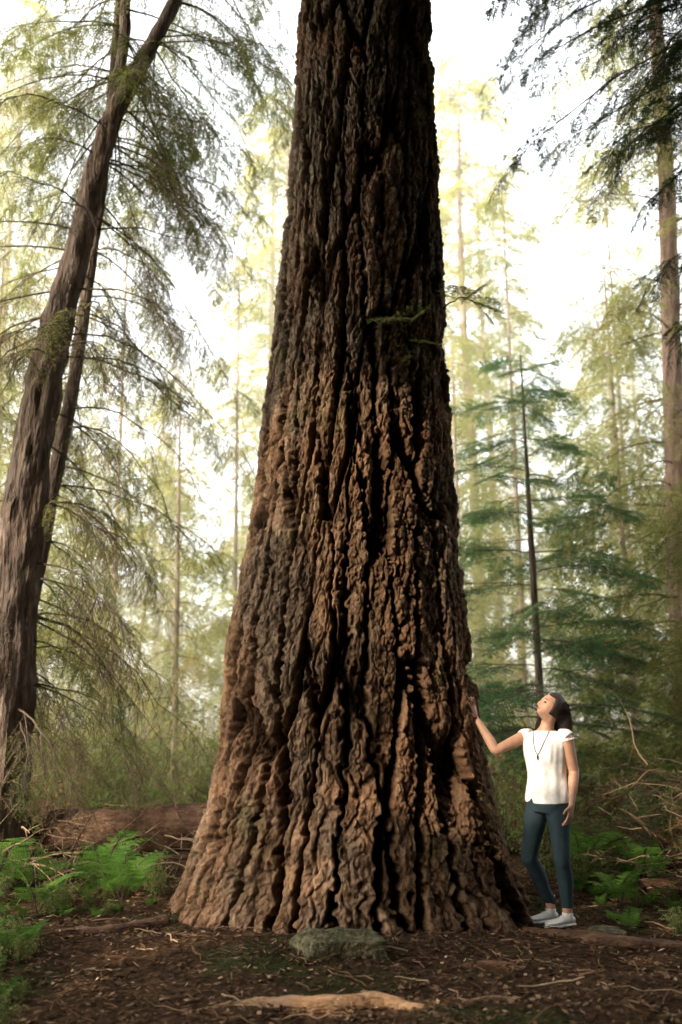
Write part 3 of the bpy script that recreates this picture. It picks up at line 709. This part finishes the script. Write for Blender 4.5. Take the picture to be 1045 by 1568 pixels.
def remeshed(name, g, mat, vox, smooth_it, parent):
    o = geo_obj(name, g, [mat], True, parent=parent)
    m = o.modifiers.new("r", 'REMESH'); m.mode = 'VOXEL'; m.voxel_size = vox; m.use_smooth_shade = True
    s = o.modifiers.new("s", 'SMOOTH'); s.factor = .5; s.iterations = smooth_it
    return o
def T(g, pts, n=20, k=None, R2=None, ref=None):
    pts = np.asarray(pts, float); P = interp(pts, k or 4 * len(pts))
    v, q = tube(P[:, :3], P[:, 3], n, R2=(P[:, 4] if P.shape[1] > 4 else None), ref=ref, caps=True); g.add(v, q, 0)
def ell(g, c, A, s, nu=28, nv=18):
    U = np.linspace(0, 2 * np.pi, nu, endpoint=False); W = np.linspace(0, np.pi, nv); UU, VV = np.meshgrid(U, W)
    d = np.stack([np.sin(VV) * np.cos(UU), np.sin(VV) * np.sin(UU), np.cos(VV)], -1) * np.array(s)
    i = np.arange(nv - 1)[:, None]; j = np.arange(nu)[None]; j2 = (j + 1) % nu
    q = np.stack([i * nu + j, (i + 1) * nu + j, (i + 1) * nu + j2, i * nu + j2], -1).reshape(-1, 4)
    g.add((d @ np.asarray(A)).reshape(-1, 3) + c, q, 0)

def simple(name, col, rough=.6, bump=0, bs=200, sss=0):
    m, nt, N, L, out = new_mat(name); p = N.new("ShaderNodeBsdfPrincipled")
    nz = N.new("ShaderNodeTexNoise"); nz.inputs["Scale"].default_value = 18; tc = N.new("ShaderNodeTexCoord"); L.new(tc.outputs["Object"], nz.inputs[0])
    c = np.array(col); r_ = ramp(N, [(.3, tuple(c * .86)), (.7, tuple(np.minimum(c * 1.1, .9)))]); L.new(nz.outputs["Fac"], r_.inputs[0]); L.new(r_.outputs[0], p.inputs["Base Color"])
    p.inputs["Roughness"].default_value = rough; p.inputs["Specular IOR Level"].default_value = .3
    if sss: p.inputs["Subsurface Weight"].default_value = sss; p.inputs["Subsurface Radius"].default_value = (.01, .004, .002); p.inputs["Subsurface Scale"].default_value = 1
    if bump:
        n2 = N.new("ShaderNodeTexNoise"); n2.inputs["Scale"].default_value = bs; L.new(tc.outputs["Object"], n2.inputs[0])
        b = N.new("ShaderNodeBump"); b.inputs["Strength"].default_value = bump; b.inputs["Distance"].default_value = .01; L.new(n2.outputs["Fac"], b.inputs["Height"]); L.new(b.outputs[0], p.inputs["Normal"])
    L.new(p.outputs[0], out.inputs[0]); return m
M_skin = simple("skin", (.48, .27, .18), .5, sss=.1)
M_shirt = simple("white_cotton", (.80, .79, .78), .85, .5, 25)
M_jean = simple("dark_denim", (.02, .038, .047), .85, .5, 30)
M_hair = simple("dark_brown_hair", (.022, .012, .009), .55, .6, 120)
M_shoe = simple("white_canvas", (.76, .75, .73), .7, .2, 60)
M_sole = simple("white_rubber", (.78, .77, .74), .5)
M_cord = simple("dark_cord", (.03, .02, .015), .5)
M_eye = simple("eye", (.05, .03, .02), .2)
M_lip = simple("lips", (.38, .13, .11), .4)

woman = bpy.data.objects.new("woman", None); scene.collection.objects.link(woman)
F = nrm([-.60, -.80, 0.]); Rr = np.array([F[1], -F[0], 0]); UP = np.array([0, 0, 1.])   # Rr = her right
shR = np.array([1.335, 7.42, 1.318]); elR = np.array([1.115, 7.36, 1.222])
shL = np.array([1.595, 7.215, 1.318]); elL = np.array([1.640, 7.235, 1.075]); wrL = np.array([1.592, 7.135, .868])
# ---- hands
def hand(g, wrist, D, N_, side, curl, spread=.10, sc=.95):
    D = nrm(D); N_ = nrm(N_ - (N_ @ D) * D); A = np.cross(D, N_) * side   # A -> thumb side
    pts = [(0, .021, .017), (.02, .027, .017), (.045, .036, .016), (.07, .039, .014), (.086, .036, .011)]
    P = np.array([np.concatenate([wrist + D * a * sc, [b * sc, c * sc]]) for a, b, c in pts])
    P = interp(P, 14); v, q = tube(P[:, :3], P[:, 3], 20, R2=P[:, 4], ref=A, caps=True); g.add(v, q, 0)
    for k, (o, ln) in enumerate([(.029, .070), (.010, .079), (-.010, .073), (-.0285, .057)]):
        sp = (1.5 - k) * spread; d = nrm(D + A * sp); p = wrist + (D * .072 + A * o) * sc
        c = curl * (1 + .15 * k); seg = [.022, ln * .46, ln * .31, ln * .25]; pts = [p]; an = 0
        for s_i, s in enumerate(seg):
            if s_i: an += c
            dd = d * math.cos(an) + N_ * math.sin(an); p = p + dd * s * sc; pts.append(p)
        rad = np.array([.0088, .0088, .0082, .0074, .0060]) * sc
        T(g, np.column_stack([np.array(pts), rad]), 12, 16)
    d = nrm(D * .75 + A * .72 + N_ * .15); p = wrist + (D * .018 + A * .018) * sc
    pts = [p, p + d * .03 * sc, p + (d * .055 + N_ * .006) * sc]; d2 = nrm(D * .95 + A * .35 + N_ * .2); pts += [pts[-1] + d2 * .018 * sc, pts[-1] + d2 * .032 * sc]
    T(g, np.column_stack([np.array(pts), np.array([.013, .0125, .0098, .0088, .0065]) * sc]), 12, 16)
skin = Geo()
Dh = nrm([-.30, -.28, .90]); Dh = nrm(Dh - (Dh @ HN) * HN)
wrR = palm - Dh * .055 + HN * .010
hand(skin, wrR, Dh, -HN + Dh * .02, 1, .06, .16)
hand(skin, wrL, nrm([-.22, -.12, -.97]), nrm([-.8, .6, .0]), -1, .28, .06)
fx = nrm(wrR - elR)
T(skin, [(*shR, .047), (*(shR * .6 + elR * .4), .042), (*(shR * .2 + elR * .8), .036), (*elR, .035), (*(elR * .7 + wrR * .3), .036), (*(elR * .3 + wrR * .7), .026), (*wrR, .021), (*(wrR + Dh * .02), .018)], 20, 40)
T(skin, [(*shL, .047), (*(shL * .6 + elL * .4), .043), (*(shL * .2 + elL * .8), .037), (*elL, .036), (*(elL * .7 + wrL * .3), .036), (*(elL * .3 + wrL * .7), .026), (*wrL, .021), (*(wrL + nrm([-.22, -.12, -.97]) * .02), .018)], 20, 40)
# upper chest / neck
hc = np.array([1.512, 7.305, 1.520])
Fh = nrm([-.80, -.28, .52]); Sh = nrm(np.cross(Fh, [0, 0, 1.])); Uh = np.cross(Sh, Fh)
T(skin, [(1.468, 7.325, 1.22, .12, .07), (1.468, 7.325, 1.30, .13, .07), (1.470, 7.327, 1.345, .085, .06), (1.476, 7.328, 1.375, .052, .052), (1.487, 7.326, 1.41, .047, .048), (*(hc - Uh * .045 - Fh * .015), .05, .052), (*hc, .045, .05)], 24, 30, ref=Rr)
# head
nu, nv = 120, 80
U = np.linspace(0, 2 * np.pi, nu, endpoint=False); W = np.linspace(0, np.pi, nv); UU, VV = np.meshgrid(U, W)
d = np.stack([np.sin(VV) * np.cos(UU), np.sin(VV) * np.sin(UU), np.cos(VV)], -1)
f = d[..., 0] * .090; s = d[..., 1] * .071; u = d[..., 2] * .108
lo = sstep(0, 1, -u / .108); s = s * (1 - .36 * lo ** 1.2); f = np.where(f < 0, f * (1 - .45 * lo), f)
fr = sstep(.1, .7, d[..., 0])
f = f + fr * (.024 * np.exp(-((u + .082) / .026) ** 2) * np.exp(-(s / .03) ** 2)            # chin
    + .026 * np.exp(-(s / .010) ** 2) * sstep(.03, -.03, u) * sstep(-.048, -.034, u)              # nose
    - .010 * (np.exp(-((s - .03) / .014) ** 2) + np.exp(-((s + .03) / .014) ** 2)) * np.exp(-((u - .004) / .012) ** 2)
    + .008 * np.exp(-((u + .054) / .008) ** 2) * np.exp(-(s / .022) ** 2) + .004 * np.exp(-((u - .026) / .010) ** 2))
HP = hc + f[..., None] * Fh + s[..., None] * Sh + u[..., None] * Uh
i = np.arange(nv - 1)[:, None]; j = np.arange(nu)[None]; j2 = (j + 1) % nu
hq = np.stack([i * nu + j, (i + 1) * nu + j, (i + 1) * nu + j2, i * nu + j2], -1).reshape(-1, 4)
skin.add(HP.reshape(-1, 3), hq, 0)
for sg in (1, -1): ell(skin, hc + Sh * sg * .067 - Fh * .004 - Uh * .014, np.stack([Fh, Sh, Uh]), (.016, .007, .026))
# ankles
anR = np.array([1.475, 7.43, .15]); anL = np.array([1.56, 7.27, .15])
for an in (anR, anL): T(skin, [(*(an + UP * .08), .036), (*(an + UP * .02), .034), (*(an - UP * .05), .036)], 16, 10)
remeshed("body", skin, M_skin, .0036, 3, woman)
fg = Geo()
for sg in (1, -1): ell(fg, hc + Sh * sg * .030 + Fh * .076 + Uh * .004, np.stack([Fh, Sh, Uh]), (.009, .012, .006), 16, 10)
geo_obj("eyes", fg, [M_eye], True, woman)
fg = Geo(); ell(fg, hc + Fh * .0915 - Uh * .0535, np.stack([Fh, Sh, Uh]), (.006, .019, .006), 16, 10); geo_obj("lips", fg, [M_lip], True, woman)
fg = Geo()
for sg in (1, -1): T(fg, [(*(hc + Sh * sg * .016 + Fh * .086 + Uh * .022), .002), (*(hc + Sh * sg * .032 + Fh * .083 + Uh * .027), .0028), (*(hc + Sh * sg * .047 + Fh * .072 + Uh * .021), .0015)], 8, 8)
geo_obj("eyebrows", fg, [M_hair], True, woman)
# hair : cap + hanging mass + strands
hg = Geo()
hf = np.where(f > .03, .03 + (f - .03) * .2, f) ; hl = np.where(u < -.055, -.055 + (u + .055) * .3, u)
hf = np.where(u > .05, f * .93, hf) - .010
HC = hc + (hf * 1.10)[..., None] * Fh + (s * 1.22)[..., None] * Sh + (hl * 1.10 + .006)[..., None] * Uh
hg.add(HC.reshape(-1, 3), hq, 0)
T(hg, [(*(hc - Fh * .03 + Uh * .04), .07, .075), (*(hc - Fh * .065 - Uh * .0), .068, .06), (1.592, 7.335, 1.455, .075, .050), (1.600, 7.345, 1.39, .070, .043), (1.592, 7.35, 1.335, .055, .032), (1.585, 7.35, 1.295, .03, .018)], 24, 26, ref=Rr)
remeshed("hair", hg, M_hair, .005, 2, woman)
sg_ = Geo(); r = np.random.default_rng(12)
for k in range(420):
    dd = nrm(np.array([r.uniform(-1, .35), r.normal(0, .8), r.uniform(.0, 1)])); st = hc + Fh * (dd[0] * .092 - .012) + Sh * dd[1] * .084 + Uh * dd[2] * .118
    e0 = np.array([1.592, 7.345, 1.30]) + Rr * r.normal(0, .040) + F * r.normal(.0, .018) + UP * r.uniform(-.03, .05)
    m1 = hc - Fh * .095 + Sh * dd[1] * .075 + Uh * (.03 + r.normal(0, .012)) + r.normal(0, .006, 3)
    m2 = m1 * .5 + e0 * .5 + np.array([.018, .008, 0]) + r.normal(0, .006, 3)
    P = interp(np.array([st, m1 * .6 + st * .4 + nrm(m1 * .6 + st * .4 - hc) * .018, m1, m2, e0]), 12)
    v, q = tube(P, .0016 * np.linspace(1, .4, 12), 3); sg_.add(v, q, 0)
for k in range(60):   # lock falling over the right shoulder
    st = hc + Sh * .075 - Fh * r.uniform(-.01, .03) - Uh * .02
    e0 = np.array([1.385, 7.33, 1.285]) + r.normal(0, .012, 3)
    P = interp(np.array([st + r.normal(0, .006, 3), np.array([1.43, 7.35, 1.42]) + r.normal(0, .008, 3), np.array([1.405, 7.335, 1.35]) + r.normal(0, .009, 3), e0]), 10)
    v, q = tube(P, .002 * np.linspace(1, .4, 10), 3); sg_.add(v, q, 0)
geo_obj("hair_strands", sg_, [M_hair], True, woman)
# shirt
sg = Geo()
C = np.array([1.462, 7.315])
rows = [(.872, .158, .118, -.002, 0), (.90, .158, .117, 0, 0), (.97, .150, .108, 0, 0), (1.04, .142, .102, .0, 0), (1.12, .146, .108, .004, 0), (1.19, .152, .118, .010, 0), (1.25, .158, .110, .006, 0), (1.305, .158, .088, 0, 0), (1.340, .125, .070, 0, 0), (1.362, .080, .060, 0, 0)]
P = np.array([(C[0] + F[0] * o, C[1] + F[1] * o, z, a_, b_) for z, a_, b_, o, _ in rows]); P = interp(P, 60)
v, q = tube(P[:, :3], P[:, 3], 64, R2=P[:, 4], ref=Rr, caps=True)
c = np.repeat(np.concatenate([P[:1], P, P[-1:]])[:, :3], 64, 0); dv = v - c; an = np.arctan2(dv @ F, dv @ Rr)
fold = .020 * vnoise(np.cos(an) * 5 + v[:, 2] * 3, np.sin(an) * 5, v[:, 2] * 5, seed=91) + .036 * vnoise(np.cos(an) * 3.2, np.sin(an) * 3.2 + v[:, 2] * 6, v[:, 2] * 4, seed=92)
fold = fold + .022 * sstep(1.02, .88, v[:, 2]) * np.sin(an * 4 + 1)
v = c + dv * (1 + fold * 1.6)[:, None]
sg.add(v, q, 0)
for sh, el, out in ((shR, elR, Rr), (shL, elL, -Rr)):
    dd = nrm(el - sh); inn = sh - out * .05 + UP * .0
    T(sg, [(*(inn + UP * .005), .053), (*(sh + UP * .004), .053), (*(sh + dd * .012), .052), (*(sh + dd * .022), .052)], 24, 16)
shirt = remeshed("shirt", sg, M_shirt, .005, 1, woman)
# jeans
jg = Geo()
T(jg, [(1.462, 7.315, .96, .135, .095), (1.462, 7.318, .90, .150, .108), (1.462, 7.322, .84, .158, .115), (1.458, 7.32, .79, .145, .105)], 32, 16, ref=Rr)
hipR = np.array([1.462, 7.32, .83]) + Rr * .078; hipL = np.array([1.462, 7.32, .83]) - Rr * .078
knR = np.array([1.312, 7.285, .505]); knL = np.array([1.520, 7.195, .50])
for hp, kn, an in ((hipR, knR, anR), (hipL, knL, anL)):
    bk = np.array([.012, .02, 0])
    T(jg, [(*hp, .084), (*(hp * .75 + kn * .25), .080), (*(hp * .4 + kn * .6), .066), (*kn, .057), (*(kn * .85 + an * .15 + bk * .4), .054), (*(kn * .62 + an * .38 + bk), .056), (*(kn * .3 + an * .7 + bk * .6), .045), (*(an + UP * .045), .041), (*(an + UP * .02), .041)], 24, 46)
v, q, m = jg.arrays()
v = v + (vnoise(v[:, 0] * 16, v[:, 1] * 16, v[:, 2] * 26, seed=95) * .006)[:, None] * nrm(v - np.array([1.45, 7.3, 0]) * 1.0)
jg2 = Geo(); jg2.add(v, q, 0)
remeshed("jeans", jg2, M_jean, .006, 2, woman)
# shoes
def shoe(an, toe_dir, name):
    t = nrm(np.array([*toe_dir, 0])); sd = np.array([-t[1], t[0], 0])
    gx_ = an[0] - t[0] * .05; gy_ = an[1] - t[1] * .05
    base = np.array([gx_, gy_, 0]); z0 = .055
    g = Geo()
    st = [(0, .024, .030, .050), (.03, .033, .045, .062), (.075, .034, .048, .060), (.125, .038, .036, .048), (.175, .043, .026, .036), (.215, .039, .022, .028), (.240, .022, .014, .020)]
    P = np.array([(*(base + t * a + UP * (z0 + .018 + h * .5)), w, h * .62) for a, w, h, _ in st])
    P = interp(P, 30); v, q = tube(P[:, :3], P[:, 3], 24, R2=P[:, 4], ref=sd, caps=True); v[:, 2] = np.maximum(v[:, 2], z0 + .012); g.add(v, q, 0)
    T(g, [(*(base + t * .052 + UP * (z0 + .05)), .037), (*(base + t * .050 + UP * (z0 + .085)), .039)], 20, 6)
    remeshed(name, g, M_shoe, .004, 2, woman)
    g = Geo(); P = np.array([(*(base + t * a + UP * (z0 + .008)), w + .004, .012) for a, w, h, _ in st]); P = interp(P, 30)
    v, q = tube(P[:, :3], P[:, 3], 24, R2=P[:, 4], ref=sd, caps=True); g.add(v, q, 0); geo_obj(name + "_sole", g, [M_sole], True, woman)
    g = Geo()
    for k in range(4):
        c = base + t * (.10 + .022 * k) + UP * (z0 + .066 - .007 * k); s_ = np.linspace(-1, 1, 7)
        pp = c + sd * (s_ * .022)[:, None] - UP * (s_ ** 2 * .006)[:, None]; v, q = tube(pp, .003, 5); g.add(v, q, 0)
    geo_obj(name + "_laces", g, [M_sole], True, woman)
shoe(anR, (-.86, -.50), "right_shoe"); shoe(anL, (-.88, -.48), "left_shoe")
# necklace draped on the shirt
bpy.context.view_layer.update(); dg = bpy.context.evaluated_depsgraph_get()
sb = BVHTree.FromObject(shirt, dg)
pts = []
for t in np.linspace(-1, 1, 41):
    p = np.array([C[0], C[1], 1.365]) + Rr * (t * .062) - UP * ((1 - abs(t) ** 1.6) * .165)
    h = sb.ray_cast(Vector(p + F * .4), Vector(-F))
    pts.append(np.array(h[0]) + F * .004 if h[0] is not None else p + F * .06)
ng = Geo(); v, q = tube(np.array(pts), .0028, 6); ng.add(v, q, 0)
pe = pts[20]; ell(ng, pe - UP * .02 + F * .003, np.eye(3), (.006, .006, .018), 12, 8)
geo_obj("necklace", ng, [M_cord], True, woman)

# ------------------------------------------------------------------ mist
if MIST > 0:
    g = Geo()
    x0, x1, y0, y1, z0, z1 = -60, 60, 11.2, 90, -1.5, 20
    v = [(x0, y0, z0), (x1, y0, z0), (x1, y1, z0), (x0, y1, z0), (x0, y0, z1), (x1, y0, z1), (x1, y1, z1), (x0, y1, z1)]
    q = [(0, 3, 2, 1), (4, 5, 6, 7), (0, 1, 5, 4), (1, 2, 6, 5), (2, 3, 7, 6), (3, 0, 4, 7)]
    g.add(v, q, 0)
    m, nt, N, L, out = new_mat("mist"); vs = N.new("ShaderNodeVolumeScatter"); vs.inputs["Density"].default_value = MIST; vs.inputs["Anisotropy"].default_value = 0
    vs.inputs["Color"].default_value = (1, .955, .85, 1)
    L.new(vs.outputs[0], out.inputs["Volume"])
    geo_obj("forest_mist", g, [m])

# ------------------------------------------------------------------ light, sky, camera
w = bpy.data.worlds.new("World"); scene.world = w; w.use_nodes = True
nt = w.node_tree; bg = nt.nodes["Background"]; sky = nt.nodes.new("ShaderNodeTexSky"); sky.sky_type = 'NISHITA'; sky.sun_disc = False
sky.sun_elevation = math.asin(SUN[2]); sky.sun_rotation = math.atan2(SUN[0], SUN[1]); sky.air_density = 1.0; sky.dust_density = 3.0; sky.ozone_density = 1
# thin high haze: a paler, brighter, slightly warm sky
hs = nt.nodes.new("ShaderNodeHueSaturation"); hs.inputs["Saturation"].default_value = .32; hs.inputs["Value"].default_value = 8.3
tint = nt.nodes.new("ShaderNodeMix"); tint.data_type = 'RGBA'; tint.blend_type = 'MULTIPLY'; tint.inputs[0].default_value = 1; tint.inputs[7].default_value = (1.0, .96, .87, 1)
nt.links.new(sky.outputs[0], hs.inputs["Color"]); nt.links.new(hs.outputs[0], tint.inputs[6]); nt.links.new(tint.outputs[2], bg.inputs[0]); bg.inputs[1].default_value = .15
sl = bpy.data.lights.new("sun", 'SUN'); sl.energy = 5; sl.angle = math.radians(.5); sl.color = (1, .84, .64)
so = bpy.data.objects.new("sun", sl); scene.collection.objects.link(so); so.rotation_euler = Vector(SUN).to_track_quat('Z', 'Y').to_euler(); so.location = (-20, -8, 20)
cd = bpy.data.cameras.new("camera"); co = bpy.data.objects.new("camera", cd); scene.collection.objects.link(co)
cd.sensor_fit = 'VERTICAL'; cd.sensor_height = 36; cd.sensor_width = 24; cd.lens = 35; cd.clip_end = 500
co.location = (0, 0, 1.45); co.rotation_euler = (math.radians(90 + 11.7), 0, 0)
cd.dof.use_dof = True; cd.dof.focus_distance = 7.1; cd.dof.aperture_fstop = 1.1
scene.camera = co
